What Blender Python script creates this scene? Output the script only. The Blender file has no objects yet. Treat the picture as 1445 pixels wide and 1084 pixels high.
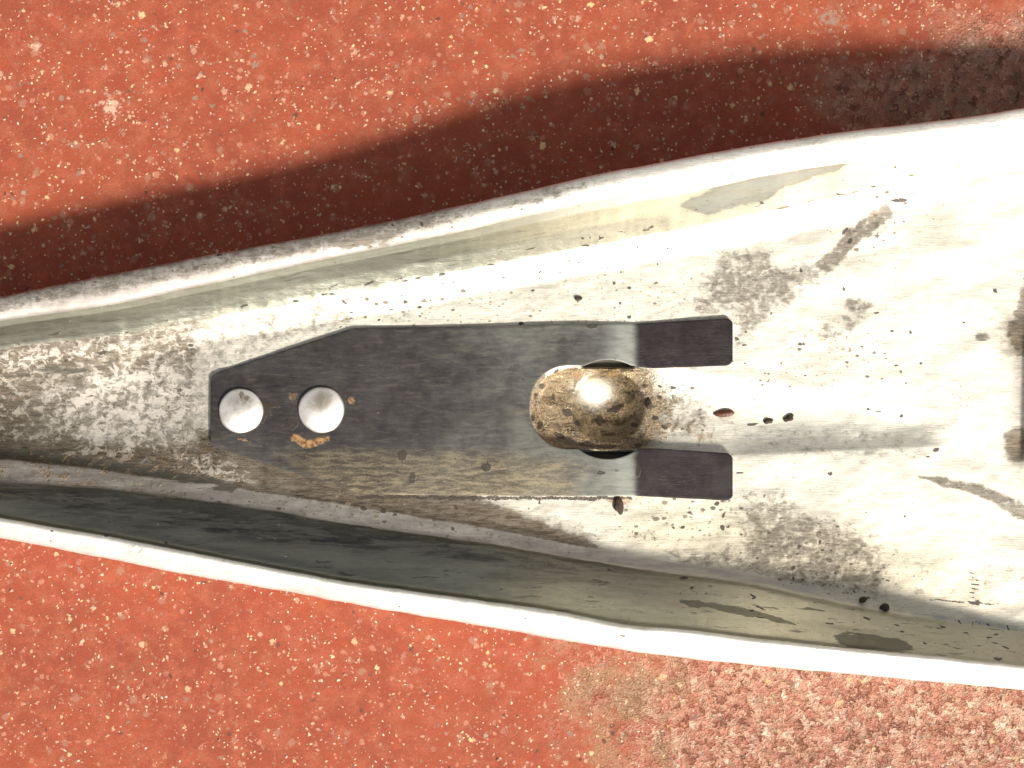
import bpy, bmesh, math, random
import numpy as np
from mathutils import Vector

random.seed(4); RNG = np.random.RandomState(7)
scene = bpy.context.scene
COL = scene.collection
# ------------------------------------------------------------------ scale, camera
S = 0.000125                  # metres per unit of the drawing (0.125 mm)
D = 2600.0                    # camera height above the ground, same units
U0, V0 = 722.5, 542.0
def wx(u, z): return (u - U0) * (1 - z / D)
def wy(v, z): return (V0 - v) * (1 - z / D)

cam_d = bpy.data.cameras.new("camera"); cam = bpy.data.objects.new("camera", cam_d); COL.objects.link(cam)
cam.location = (0, 0, D * S); cam.rotation_euler = (0, 0, 0)
cam_d.sensor_width = 36; cam_d.lens = 36 * D / 1445.0
cam_d.clip_start = 0.01; cam_d.clip_end = 50
cam_d.dof.use_dof = True; cam_d.dof.focus_distance = (D - 75) * S; cam_d.dof.aperture_fstop = 22
scene.camera = cam
# ------------------------------------------------------------------ sky and sun
SUN_EL, SUN_AZ = math.radians(40), math.radians(145)      # azimuth clockwise from +Y
world = bpy.data.worlds.new("World"); scene.world = world; world.use_nodes = True
wn = world.node_tree; bg = wn.nodes["Background"]
sky = wn.nodes.new("ShaderNodeTexSky"); sky.sky_type = 'NISHITA'; sky.sun_disc = False
sky.sun_elevation = SUN_EL; sky.sun_rotation = SUN_AZ; sky.dust_density = 2.5; sky.air_density = 1.0
hs = wn.nodes.new('ShaderNodeHueSaturation'); hs.inputs['Saturation'].default_value = .12
wn.links.new(sky.outputs[0], hs.inputs['Color']); wn.links.new(hs.outputs[0], bg.inputs[0]); bg.inputs[1].default_value = 0.065
sd = Vector((math.cos(SUN_EL) * math.sin(SUN_AZ), math.cos(SUN_EL) * math.cos(SUN_AZ), math.sin(SUN_EL)))
sl = bpy.data.lights.new("sun", 'SUN'); sl.energy = 4.0; sl.angle = math.radians(9.0); sl.color = (1, .93, .82)
so = bpy.data.objects.new("sun", sl); COL.objects.link(so); so.rotation_euler = sd.to_track_quat('Z', 'Y').to_euler()
scene.view_settings.view_transform = 'Standard'; scene.view_settings.look = 'None'
scene.view_settings.exposure = 0.78; scene.view_settings.gamma = 1.0

# ------------------------------------------------------------------ numpy noise
_LAT = RNG.rand(256, 256)
def vnoise(x, y):
    xi = np.floor(x).astype(int); yi = np.floor(y).astype(int); fx = x - xi; fy = y - yi
    fx = fx * fx * (3 - 2 * fx); fy = fy * fy * (3 - 2 * fy)
    a = _LAT[xi & 255, yi & 255]; b = _LAT[(xi + 1) & 255, yi & 255]
    c = _LAT[xi & 255, (yi + 1) & 255]; d = _LAT[(xi + 1) & 255, (yi + 1) & 255]
    return (a * (1 - fx) + b * fx) * (1 - fy) + (c * (1 - fx) + d * fx) * fy - .5
def fbm(x, y, o=4):
    r = 0; a = 1.
    for i in range(o):
        r = r + a * vnoise(x * 2 ** i + 17.3 * i, y * 2 ** i + 5.1 * i); a *= .5
    return r
def sstep(a, b, x):
    t = np.clip((x - a) / (b - a), 0, 1); return t * t * (3 - 2 * t)
def blob(u, v, cx, cy, rx, ry, ang=0, amp=1., soft=.5):
    c, s = math.cos(math.radians(ang)), math.sin(math.radians(ang))
    dx, dy = u - cx, v - cy
    q = np.sqrt(((dx * c + dy * s) / rx) ** 2 + ((-dx * s + dy * c) / ry) ** 2)
    return amp * sstep(1 + soft, 1 - soft, q)
def stroke(u, v, pts, w, amp=1., soft=.6):
    best = np.full(u.shape, 1e9)
    for (x0, y0, w0), (x1, y1, w1) in zip([(p[0], p[1], p[2] if len(p) > 2 else w) for p in pts][:-1],
                                          [(p[0], p[1], p[2] if len(p) > 2 else w) for p in pts][1:]):
        L = (x1 - x0) ** 2 + (y1 - y0) ** 2
        t = np.clip(((u - x0) * (x1 - x0) + (v - y0) * (y1 - y0)) / L, 0, 1)
        d = np.hypot(u - x0 - t * (x1 - x0), v - y0 - t * (y1 - y0)) / (w0 + t * (w1 - w0))
        best = np.minimum(best, d)
    return amp * sstep(1 + soft, 1 - soft, best)
def poly(u, v, pts, soft=8., amp=1.):
    P = np.array(pts, float); n = len(P)
    inside = np.zeros(u.shape, bool); dist = np.full(u.shape, 1e9)
    for i in range(n):
        x0, y0 = P[i]; x1, y1 = P[(i + 1) % n]
        cond = ((y0 > v) != (y1 > v))
        with np.errstate(divide='ignore', invalid='ignore'):
            xi = (x1 - x0) * (v - y0) / ((y1 - y0) if y1 != y0 else 1e-9) + x0
        inside ^= (cond & (u < xi))
        L = (x1 - x0) ** 2 + (y1 - y0) ** 2
        t = np.clip(((u - x0) * (x1 - x0) + (v - y0) * (y1 - y0)) / L, 0, 1)
        dist = np.minimum(dist, np.hypot(u - x0 - t * (x1 - x0), v - y0 - t * (y1 - y0)))
    sdist = np.where(inside, dist, -dist)
    return amp * sstep(-soft, soft, sdist)
def M(*a):
    r = a[0]
    for b in a[1:]: r = np.maximum(r, b)
    return r

# ------------------------------------------------------------------ node helpers
class NT:
    def __init__(s, name):
        s.m = bpy.data.materials.new(name); s.m.use_nodes = True; s.t = s.m.node_tree
        s.b = s.t.nodes["Principled BSDF"]
    def n(s, typ, **kw):
        nd = s.t.nodes.new(typ)
        for k, v in kw.items(): setattr(nd, k, v)
        return nd
    def put(s, sock, v):
        if v is None: return
        if isinstance(v, bpy.types.NodeSocket): s.t.links.new(v, sock)
        elif isinstance(v, (tuple, list)) and len(v) == 3 and sock.type == 'RGBA': sock.default_value = (*v, 1)
        else: sock.default_value = v
    def coord(s, sx=1., sy=1., sz=1., rot=0., off=(0, 0, 0)):
        tc = s.n("ShaderNodeTexCoord"); mp = s.n("ShaderNodeMapping")
        mp.inputs['Scale'].default_value = (sx / S, sy / S, sz / S)
        mp.inputs['Rotation'].default_value = (0, 0, rot); mp.inputs['Location'].default_value = off
        s.t.links.new(tc.outputs['Object'], mp.inputs[0]); return mp.outputs[0]
    def noise(s, co, scale=1., detail=4., rough=.55, dist=0.):
        nd = s.n("ShaderNodeTexNoise"); s.put(nd.inputs['Vector'], co); nd.inputs['Scale'].default_value = scale
        nd.inputs['Detail'].default_value = detail; nd.inputs['Roughness'].default_value = rough
        nd.inputs['Distortion'].default_value = dist; return nd.outputs['Fac']
    def voro(s, co, scale=1., feature='F1', rand=1.):
        nd = s.n("ShaderNodeTexVoronoi", feature=feature); s.put(nd.inputs['Vector'], co)
        nd.inputs['Scale'].default_value = scale; nd.inputs['Randomness'].default_value = rand; return nd
    def math(s, op, a, b=None, c=None, clamp=False):
        nd = s.n("ShaderNodeMath", operation=op, use_clamp=clamp); s.put(nd.inputs[0], a)
        s.put(nd.inputs[1], b); s.put(nd.inputs[2], c); return nd.outputs[0]
    def step(s, x, a, b, lo=0., hi=1.):
        nd = s.n("ShaderNodeMapRange", interpolation_type='SMOOTHSTEP'); s.put(nd.inputs[0], x)
        nd.inputs[1].default_value = a; nd.inputs[2].default_value = b
        nd.inputs[3].default_value = lo; nd.inputs[4].default_value = hi; return nd.outputs[0]
    def lin(s, x, a, b, lo=0., hi=1.):
        nd = s.n("ShaderNodeMapRange"); s.put(nd.inputs[0], x)
        nd.inputs[1].default_value = a; nd.inputs[2].default_value = b
        nd.inputs[3].default_value = lo; nd.inputs[4].default_value = hi; return nd.outputs[0]
    def mix(s, f, a, b, blend='MIX'):
        nd = s.n("ShaderNodeMix", data_type='RGBA', blend_type=blend); s.put(nd.inputs[0], f)
        s.put(nd.inputs[6], a); s.put(nd.inputs[7], b); return nd.outputs[2]
    def mixf(s, f, a, b):
        nd = s.n("ShaderNodeMix", data_type='FLOAT'); s.put(nd.inputs[0], f)
        s.put(nd.inputs[2], a); s.put(nd.inputs[3], b); return nd.outputs[0]
    def attr(s, name):
        return s.n("ShaderNodeAttribute", attribute_name=name).outputs['Fac']
    def ramp(s, x, stops):
        nd = s.n("ShaderNodeValToRGB"); s.put(nd.inputs[0], x); e = nd.color_ramp.elements
        while len(e) < len(stops): e.new(.5)
        for i, (p, c) in enumerate(stops): e[i].position = p; e[i].color = (*c, 1)
        return nd.outputs[0]
    def bump(s, h, dist, strength=1., normal=None):
        nd = s.n("ShaderNodeBump"); s.put(nd.inputs['Height'], h); nd.inputs['Distance'].default_value = dist * S
        nd.inputs['Strength'].default_value = strength
        if normal is not None: s.put(nd.inputs['Normal'], normal)
        return nd.outputs[0]
    def out(s, **kw):
        for k, v in kw.items(): s.put(s.b.inputs[k.replace('_', ' ')], v)
        return s.m

# ------------------------------------------------------------------ materials
def mat_floor():
    t = NT("painted speckled concrete")
    p = t.coord()
    wv = t.n("ShaderNodeVectorMath", operation='SCALE'); nz = t.n("ShaderNodeTexNoise"); t.put(nz.inputs['Vector'], p)
    nz.inputs['Scale'].default_value = .11; nz.inputs['Detail'].default_value = 3
    t.put(wv.inputs[0], nz.outputs['Color']); wv.inputs['Scale'].default_value = 9.
    ad = t.n("ShaderNodeVectorMath", operation='ADD'); t.put(ad.inputs[0], p); t.put(ad.inputs[1], wv.outputs[0]); q = ad.outputs[0]
    # paint
    big = t.noise(p, .006, 4, .6); mid = t.noise(p, .035, 5, .65); fine = t.noise(p, .3, 4, .7)
    col = t.mix(t.step(big, .35, .65), (.370, .078, .035), (.300, .062, .034))
    col = t.mix(t.step(mid, .42, .66), col, (.42, .112, .060))
    col = t.mix(t.lin(fine, .34, .66, 0, .62), col, (.20, .062, .036))
    col = t.mix(t.step(t.noise(t.coord(1, 1, 1, 0, (700, 90, 5)), .02, 6, .72, .4), .54, .70, 0, .3), col, (.25, .12, .07))
    col = t.mix(t.step(t.noise(t.coord(1, 1, 1, 0, (90, 900, 5)), .05, 5, .72, .3), .55, .68, 0, .4), col, (.46, .085, .035))
    # worn ground: red gravelly area top right and bottom right
    sx = t.n("ShaderNodeSeparateXYZ"); t.put(sx.inputs[0], p); X, Y = sx.outputs[0], sx.outputs[1]
    wob = t.math('MULTIPLY', t.math('SUBTRACT', t.noise(p, .012, 4, .65), .5), 420.)
    d1 = t.math('ADD', t.math('SUBTRACT', X, t.math('MULTIPLY', t.math('ABSOLUTE', t.math('SUBTRACT', Y, 400.)), 2.2)), wob)
    w1 = t.step(d1, 330, 560)
    w2 = t.math('MULTIPLY', t.step(t.math('ADD', X, wob), 20, 330), t.step(Y, 0, -200))
    worn = t.math('MAXIMUM', w1, w2)
    gq = t.n('ShaderNodeVectorMath', operation='ADD'); nz2 = t.n('ShaderNodeTexNoise'); t.put(nz2.inputs['Vector'], p); nz2.inputs['Scale'].default_value = .16; nz2.inputs['Detail'].default_value = 4; sc2 = t.n('ShaderNodeVectorMath', operation='SCALE'); t.put(sc2.inputs[0], nz2.outputs['Color']); sc2.inputs['Scale'].default_value = 26.; t.put(gq.inputs[0], p); t.put(gq.inputs[1], sc2.outputs[0]); q2 = gq.outputs[0]
    gv = t.voro(q2, .11); gcol = t.n("ShaderNodeSeparateColor"); t.put(gcol.inputs[0], gv.outputs['Color'])
    gravel = t.ramp(gcol.outputs[0], [(0, (.15, .07, .042)), (.25, (.30, .12, .08)), (.5, (.52, .23, .165)), (.72, (.68, .42, .31)), (.85, (.82, .63, .48)), (1, (.24, .16, .095))])
    edge = t.voro(q2, .11, 'DISTANCE_TO_EDGE').outputs['Distance']
    gravel = t.mix(t.step(edge, 0.02, .2, .5, 0), gravel, (.62, .34, .24))
    col = t.mix(t.math('MULTIPLY', worn, .85), col, gravel)
    col = t.mix(t.math('MULTIPLY', w1, .55), col, t.mix(t.step(t.mixf(.5, fine, gcol.outputs[1]), .35, .62), (.12, .055, .034), (.46, .22, .15)))
    # greyish olive cement dirt
    ol = t.step(t.math('ADD', t.noise(p, .02, 5, .7), t.math('MULTIPLY', t.math('SUBTRACT',
         t.math('DIVIDE', t.math('SQRT', t.math('ADD', t.math('POWER', t.math('SUBTRACT', X, 150.), 2.), t.math('POWER', t.math('ADD', Y, 440.), 2.))), 130.), 1.), -.22)), .52, .74)
    col = t.mix(t.math('MULTIPLY', ol, .6), col, t.mix(t.step(fine, .4, .6), (.17, .12, .065), (.40, .29, .17)))
    for (cx_, cy_, cr_) in ((-565, 394, 26), (-672, 475, 14), (450, 515, 34)):
        dd_ = t.math('SQRT', t.math('ADD', t.math('POWER', t.math('SUBTRACT', X, float(cx_)), 2.), t.math('POWER', t.math('SUBTRACT', Y, float(cy_)), 2.)))
        em_ = t.step(t.math('SUBTRACT', t.noise(p, .12, 5, .75), t.math('MULTIPLY', dd_, .22 / cr_)), .36, .50)
        col = t.mix(t.math('MULTIPLY', em_, .75), col, (.62, .47, .36) if cx_ < 0 else (.30, .22, .17))
    # aggregate chips, several sizes
    def chips(col, scale, keep, rad, off, tone, amt):
        o = t.n("ShaderNodeVectorMath", operation='ADD'); t.put(o.inputs[0], q); o.inputs[1].default_value = off
        v = t.voro(o.outputs[0], scale); sc = t.n("ShaderNodeSeparateColor"); t.put(sc.inputs[0], v.outputs['Color'])
        dens = t.math('ADD', keep, t.math('MULTIPLY', t.math('SUBTRACT', t.noise(p, .017, 4, .65), .5), 1.0))
        sel = t.math('LESS_THAN', sc.outputs[0], dens)
        r = t.lin(sc.outputs[1], 0, 1, rad * .35, rad)
        m = t.math('MULTIPLY', sel, t.step(t.math('ADD', t.math('SUBTRACT', v.outputs['Distance'], r), t.math('MULTIPLY', t.math('SUBTRACT', fine, .5), .55)), .09, -.05))
        c = t.ramp(sc.outputs[2], tone)
        return t.mix(t.math('MULTIPLY', m, amt), col, c), m
    pale = [(0, (.74, .50, .33)), (.3, (.85, .70, .54)), (.55, (.58, .33, .22)), (.75, (.48, .27, .19)), (.88, (.80, .55, .26)), (1, (.36, .29, .22))]
    dk = [(0, (.09, .04, .03)), (.5, (.20, .12, .08)), (1, (.26, .20, .15))]
    col, m0 = chips(col, .050, .32, .30, (31, 77, 3), [(0, (.45, .20, .13)), (.5, (.34, .19, .13)), (1, (.52, .28, .18))], .6)
    col, m1 = chips(col, .15, .42, .32, (5, 9, 1), [(0, (.62, .28, .19)), (.5, (.48, .19, .12)), (1, (.22, .10, .07))], .75)
    col, m6 = chips(col, .075, .20, .30, (61, 19, 1), [(0, (.62, .36, .25)), (.5, (.50, .22, .14)), (1, (.58, .42, .32))], .6)
    col, m2 = chips(col, .085, .12, .30, (55, 3, 7), dk, .85)
    col, m3 = chips(col, .060, .16, .27, (3, 41, 9), pale, .9)
    col, m4 = chips(col, .11, .24, .28, (13, 81, 2), pale, .95)
    col, m5 = chips(col, .21, .16, .34, (93, 8, 5), pale, .9)
    chip = t.math('MAXIMUM', m3, t.math('MAXIMUM', m4, m5))
    h = t.math('ADD', t.math('MULTIPLY', fine, .5), t.math('MULTIPLY', t.math('MULTIPLY', worn, t.step(edge, 0, .3)), -1.6))
    h = t.math('ADD', h, t.math('MULTIPLY', chip, .35))
    return t.out(Base_Color=col, Specular_IOR_Level=.22, Roughness=t.mixf(chip, .75, .5), Normal=t.bump(h, 2.0, .8))

def mat_shell():
    t = NT("worn polished alloy")
    p = t.coord(); ps = t.coord(.16, 1., 1.)
    brush = t.noise(t.coord(.035, .8, .8), 1., 4, .7)
    fine = t.noise(ps, .32, 5, .72, .3); mid = t.noise(ps, .09, 6, .68, .4); iso = t.noise(p, .075, 6, .72, .5); grain = t.noise(p, .4, 4, .7)
    A = lambda n: t.attr(n)
    cream = A('cream')
    base = t.mix(cream, (.84, .815, .76), (.81, .755, .59))
    base = t.mix(t.math('MULTIPLY', t.lin(brush, .38, .66, 0, .42), t.math('SUBTRACT', 1., A('clean'))), base, (.40, .37, .31))  # 'clean' keeps streaks off the lower rim to paint its sun glare
    # pinkish tint; wall reflection and shade painted as grey-green and dark tones
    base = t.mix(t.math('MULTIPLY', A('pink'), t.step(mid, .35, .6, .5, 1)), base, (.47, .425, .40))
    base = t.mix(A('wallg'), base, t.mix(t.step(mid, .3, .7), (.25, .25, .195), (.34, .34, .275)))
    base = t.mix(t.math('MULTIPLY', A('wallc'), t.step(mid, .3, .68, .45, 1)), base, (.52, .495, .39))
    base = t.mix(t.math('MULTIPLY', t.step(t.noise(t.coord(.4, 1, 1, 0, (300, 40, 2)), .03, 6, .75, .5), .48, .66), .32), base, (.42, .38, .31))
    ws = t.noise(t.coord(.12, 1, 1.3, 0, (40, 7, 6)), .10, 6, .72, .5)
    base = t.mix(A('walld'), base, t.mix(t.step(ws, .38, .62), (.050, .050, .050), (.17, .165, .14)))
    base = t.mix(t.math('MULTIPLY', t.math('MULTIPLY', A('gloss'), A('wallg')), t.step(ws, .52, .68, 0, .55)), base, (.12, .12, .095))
    # dull film, fine broken edge
    ta = A('film'); tn = t.math('ADD', ta, t.math('MULTIPLY', t.math('SUBTRACT', t.mixf(.55, t.noise(t.coord(.5, 1, 1), .16, 6, .75, .4), iso), .5), 2.3))
    tm = t.step(tn, .36, .78); soft = t.step(tn, .0, .9, 0, .6)
    fcol = t.mix(t.step(fine, .34, .66), (.085, .07, .05), (.235, .205, .165))
    base = t.mix(t.math('MULTIPLY', soft, ta), base, (.30, .275, .23))
    base = t.mix(t.math('MULTIPLY', tm, .80), base, fcol)
    
    base = t.mix(t.math('MULTIPLY', A('cool'), t.step(mid, .3, .6, .5, 1)), base, (.25, .27, .255))  # groove shade painted grey-blue; also greys the wall stain
    um = t.math('MULTIPLY', A('umber'), t.step(t.mixf(.5, iso, mid), .34, .58, .45, 1)); base = t.mix(um, base, t.mix(t.step(fine, .36, .62), (.040, .027, .014), (.135, .098, .060)))
    ck = t.math('MULTIPLY', A('chalk'), t.step(t.math('ADD', t.noise(t.coord(.8, 1, 1, 0, (70, 8, 3)), .085, 6, .74, .5), t.math('MULTIPLY', A('chalk'), .09)), .53, .64))
    base = t.mix(t.math('MULTIPLY', ck, .9), base, (.78, .72, .64))
    # dark greenish grey streaks
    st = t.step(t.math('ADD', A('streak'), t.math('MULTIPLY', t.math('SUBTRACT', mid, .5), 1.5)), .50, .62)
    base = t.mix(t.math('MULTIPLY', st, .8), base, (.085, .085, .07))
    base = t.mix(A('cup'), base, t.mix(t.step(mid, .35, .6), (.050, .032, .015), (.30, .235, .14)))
    # brown varnish, plus channel shade painted brown at the low left
    bn = t.math('ADD', A('brown'), t.math('MULTIPLY', t.math('SUBTRACT', iso, .5), 1.5))
    bm = t.step(bn, .45, .68)
    bcol = t.mix(t.step(grain, .38, .6), (.050, .030, .014), (.33, .23, .125))
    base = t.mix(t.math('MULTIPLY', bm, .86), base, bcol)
    ru = t.step(t.math('ADD', A('rust'), t.math('MULTIPLY', t.math('SUBTRACT', iso, .5), 1.9)), .4, .9)
    base = t.mix(t.math('MULTIPLY', ru, .65), base, (.40, .22, .07))
    # small spatter
    v2 = t.voro(t.coord(.8, 1.1, 1., 0, (33, 9, 1)), .21); sc3 = t.n('ShaderNodeSeparateColor'); t.put(sc3.inputs[0], v2.outputs['Color'])
    sm2 = t.step(t.math('SUBTRACT', t.math('ADD', v2.outputs['Distance'], t.math('MULTIPLY', t.math('SUBTRACT', grain, .5), .4)), t.math('MULTIPLY', t.math('MULTIPLY', A('spots'), .42), t.math('POWER', sc3.outputs[0], 2.2))), .10, -.06)
    base = t.mix(t.math('MULTIPLY', sm2, .55), base, (.16, .13, .09))
    v = t.voro(t.coord(.75, 1.1, 1.), .10); sc = t.n("ShaderNodeSeparateColor"); t.put(sc.inputs[0], v.outputs['Color'])
    sp = A('spots')
    rad = t.math('MULTIPLY', t.math('MULTIPLY', sp, .36), t.math('POWER', sc.outputs[0], 1.6))
    dd = t.math('ADD', v.outputs['Distance'], t.math('MULTIPLY', t.math('SUBTRACT', grain, .5), .45))
    smk = t.math('MULTIPLY', t.step(t.math('SUBTRACT', dd, rad), .05, -.03), t.math('GREATER_THAN', sp, .03))
    base = t.mix(t.math('MULTIPLY', smk, .85), base, t.mix(sc.outputs[1], (.06, .045, .03), (.20, .16, .11)))
    s0 = t.noise(t.coord(.012, .55, .5, 0.08, (15, 3, 1)), 1., 2, .5, .1)
    base = t.mix(t.math('MULTIPLY', t.step(t.math('ABSOLUTE', t.math('SUBTRACT', s0, .5)), .012, .002), t.math('MULTIPLY', t.step(t.noise(p, .012, 3, .6), .45, .6), 0.4)), base, (.28, .25, .20))
    s1 = t.noise(t.coord(.012, .55, .5, -0.25, (190, 3, 1)), 1., 2, .5, .1)
    base = t.mix(t.math('MULTIPLY', t.step(t.math('ABSOLUTE', t.math('SUBTRACT', s1, .5)), .012, .002), t.math('MULTIPLY', t.step(t.noise(p, .012, 3, .6), .45, .6), 0.4)), base, (.28, .25, .20))
    s2 = t.noise(t.coord(.012, .55, .5, 0.9, (60, 3, 1)), 1., 2, .5, .1)
    base = t.mix(t.math('MULTIPLY', t.step(t.math('ABSOLUTE', t.math('SUBTRACT', s2, .5)), .012, .002), t.math('MULTIPLY', t.step(t.noise(p, .012, 3, .6), .45, .6), 0.4)), base, (.28, .25, .20))
    # grey-green dust freckles everywhere, faint
    fr = t.step(t.noise(p, .22, 3, .6), .63, .70)
    base = t.mix(t.math('MULTIPLY', fr, .35), base, (.25, .21, .15))
    # black
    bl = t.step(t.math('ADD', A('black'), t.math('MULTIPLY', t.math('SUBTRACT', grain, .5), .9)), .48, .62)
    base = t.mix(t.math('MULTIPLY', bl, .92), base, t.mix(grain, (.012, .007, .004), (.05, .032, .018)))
    dirt = t.math('MAXIMUM', t.math('MAXIMUM', bm, smk), t.math('MAXIMUM', bl, t.math('MULTIPLY', tm, .45)))
    rough = t.math('ADD', t.mixf(A('gloss'), t.mixf(tm, .60, .56), .30), t.math('MULTIPLY', t.math('SUBTRACT', fine, .5), .18))
    rough = t.mixf(A('cup'), rough, t.lin(iso, .3, .7, .24, .36))
    h = t.math('ADD', t.math('MULTIPLY', brush, .5), t.math('MULTIPLY', grain, .3))
    h = t.math('ADD', h, t.math('MULTIPLY', t.math('MAXIMUM', smk, bl), .9))
    h = t.math('ADD', h, t.math('MULTIPLY', t.math('MULTIPLY', t.math('MAXIMUM', bm, A('cup')), t.math('ADD', grain, iso)), 1.6))
    return t.out(Base_Color=base, Metallic=t.math('MULTIPLY', t.mixf(dirt, .88, .25), t.math('SUBTRACT', 1., bl)), Roughness=rough, Normal=t.bump(h, 1.1, .55))

def mat_plate():
    t = NT("dark spring steel")
    p = t.coord(); ps = t.coord(.2, 1., 1.)
    iso = t.noise(p, .03, 6, .7, .4); str_ = t.noise(ps, .2, 5, .72, .3); grain = t.noise(p, .35, 4, .7)
    body_sheen = t.math('MULTIPLY', t.attr('body_sheen'), t.step(t.noise(p, .010, 4, .6), .3, .62, .55, 1.15)); tan = t.attr('tan')
    base = t.mix(t.step(iso, .3, .7), (.046, .037, .040), (.080, .068, .068))  # dark overhead reflection put into the base colour
    base = t.mix(t.math('MULTIPLY', body_sheen, t.step(t.mixf(.5, iso, str_), .3, .65, .35, 1)), base, (.215, .220, .195))
    base = t.mix(t.math('MULTIPLY', t.attr('bright'), t.step(str_, .25, .6, .5, 1)), base, (.34, .35, .32))
    tn = t.math('ADD', tan, t.math('MULTIPLY', t.math('SUBTRACT', str_, .5), 1.3))
    base = t.mix(t.step(tn, .1, 1.1, 0, .95), base, t.mix(t.step(t.mixf(.6, grain, str_), .42, .58), (.17, .13, .08), (.36, .30, .20)))
    ru = t.step(t.math('ADD', t.attr('rust'), t.math('MULTIPLY', t.math('SUBTRACT', t.noise(p, .12, 4, .7), .5), .9)), .38, .80)
    base = t.mix(t.math('MULTIPLY', ru, .85), base, t.mix(t.step(t.noise(p, .2, 4, .7), .38, .6), (.14, .06, .02), (.42, .24, .09)))
    bl = t.step(t.math('ADD', t.attr('black'), t.math('MULTIPLY', t.math('SUBTRACT', t.noise(p, .16, 4, .7), .5), 1.)), .48, .62)
    base = t.mix(t.math('MULTIPLY', bl, .9), base, (.030, .022, .014))
    s0 = t.noise(t.coord(.012, .55, .5, 0.12, (5, 3, 1)), 1., 2, .5, .1)
    base = t.mix(t.math('MULTIPLY', t.step(t.math('ABSOLUTE', t.math('SUBTRACT', s0, .5)), .012, .002), t.math('MULTIPLY', t.step(t.noise(p, .012, 3, .6), .45, .6), 0.22)), base, (.33, .31, .28))
    s1 = t.noise(t.coord(.012, .55, .5, -0.5, (90, 3, 1)), 1., 2, .5, .1)
    base = t.mix(t.math('MULTIPLY', t.step(t.math('ABSOLUTE', t.math('SUBTRACT', s1, .5)), .012, .002), t.math('MULTIPLY', t.step(t.noise(p, .012, 3, .6), .45, .6), 0.22)), base, (.33, .31, .28))
    s2 = t.noise(t.coord(.012, .55, .5, 1.2, (40, 3, 1)), 1., 2, .5, .1)
    base = t.mix(t.math('MULTIPLY', t.step(t.math('ABSOLUTE', t.math('SUBTRACT', s2, .5)), .012, .002), t.math('MULTIPLY', t.step(t.noise(p, .012, 3, .6), .45, .6), 0.22)), base, (.33, .31, .28))
    fr = t.step(t.noise(p, .16, 3, .6), .66, .74)
    base = t.mix(t.math('MULTIPLY', fr, .5), base, (.05, .04, .03))
    dirt = t.math('MAXIMUM', ru, bl)
    rough = t.math('ADD', t.mixf(body_sheen, .40, .55), t.math('MULTIPLY', t.math('SUBTRACT', str_, .5), .15))
    h = t.math('ADD', t.math('MULTIPLY', str_, .4), t.math('MULTIPLY', dirt, .5))
    return t.out(Base_Color=base, Metallic=t.mixf(dirt, .85, .1), Roughness=rough, Normal=t.bump(h, .8, .5))

def mat_rivet():
    t = NT("bright aluminium rivet")
    p = t.coord(); n = t.noise(p, .055, 5, .65, .6); g = t.noise(p, .3, 4, .7)
    base = t.mix(t.step(n, .46, .74), (.96, .93, .90), (.66, .60, .53))
    base = t.mix(t.step(g, .62, .75, 0, .3), base, (.50, .43, .36))
    base = t.mix(t.math('MULTIPLY', t.attr('dome_shade'), t.step(n, .35, .6, .4, .9)), base, (.30, .26, .21))
    bl = t.step(t.math('ADD', t.attr('black'), t.math('MULTIPLY', t.math('SUBTRACT', t.noise(p, .2, 4, .7), .5), .9)), .48, .62)
    base = t.mix(t.math('MULTIPLY', bl, .85), base, (.10, .07, .045))
    return t.out(Base_Color=base, Metallic=t.mixf(bl, .85, .2), Roughness=t.lin(n, .3, .7, .5, .62), Normal=t.bump(t.math('ADD', g, n), .6, .3))

def mat_dirt(name, a, b, rough=.7):
    t = NT(name); n = t.noise(t.coord(), .25, 4, .7)
    return t.out(Base_Color=t.mix(t.step(n, .35, .65), a, b), Roughness=rough, Normal=t.bump(n, 1.5, .8))

MF, MS, MP, MR = mat_floor(), mat_shell(), mat_plate(), mat_rivet()
MD = mat_dirt("oily black crumb", (.022, .014, .009), (.07, .045, .025))
MSEED = mat_dirt("red brown husk", (.055, .016, .008), (.13, .045, .02), .4)

# ------------------------------------------------------------------ object helpers
def mk(name, verts, faces, mat, parent=None, smooth=True, normals=None, attrs=None):
    me = bpy.data.meshes.new(name)
    v = np.asarray(verts, float) * S
    if isinstance(faces, np.ndarray) and faces.ndim == 2 and faces.shape[1] == 4:
        nf = len(faces); me.vertices.add(len(v)); me.vertices.foreach_set('co', v.ravel())
        me.loops.add(nf * 4); me.loops.foreach_set('vertex_index', faces.ravel().astype(np.int32))
        me.polygons.add(nf); me.polygons.foreach_set('loop_start', np.arange(nf, dtype=np.int32) * 4)
        me.update(calc_edges=True); me.validate()
    else:
        me.from_pydata([tuple(q) for q in v], [], [tuple(int(i) for i in f) for f in faces])
    me.polygons.foreach_set('use_smooth', [smooth] * len(me.polygons))
    for k, a in (attrs or {}).items():
        at = me.attributes.new(k, 'FLOAT', 'POINT'); at.data.foreach_set('value', np.asarray(a, np.float32))
    if normals is not None:
        me.normals_split_custom_set_from_vertices([tuple(n) for n in normals])
    me.materials.append(mat); me.update()
    o = bpy.data.objects.new(name, me); COL.objects.link(o)
    if parent: o.parent = parent
    return o

# ------------------------------------------------------------------ floor
fo = mk("floor", [(-9000, -9000, 0), (9000, -9000, 0), (9000, 9000, 0), (-9000, 9000, 0)], [(0, 1, 2, 3)], MF, smooth=False)
fo['kind'] = 'structure'; fo['label'] = 'red painted concrete floor speckled with pale stone chips'

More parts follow.
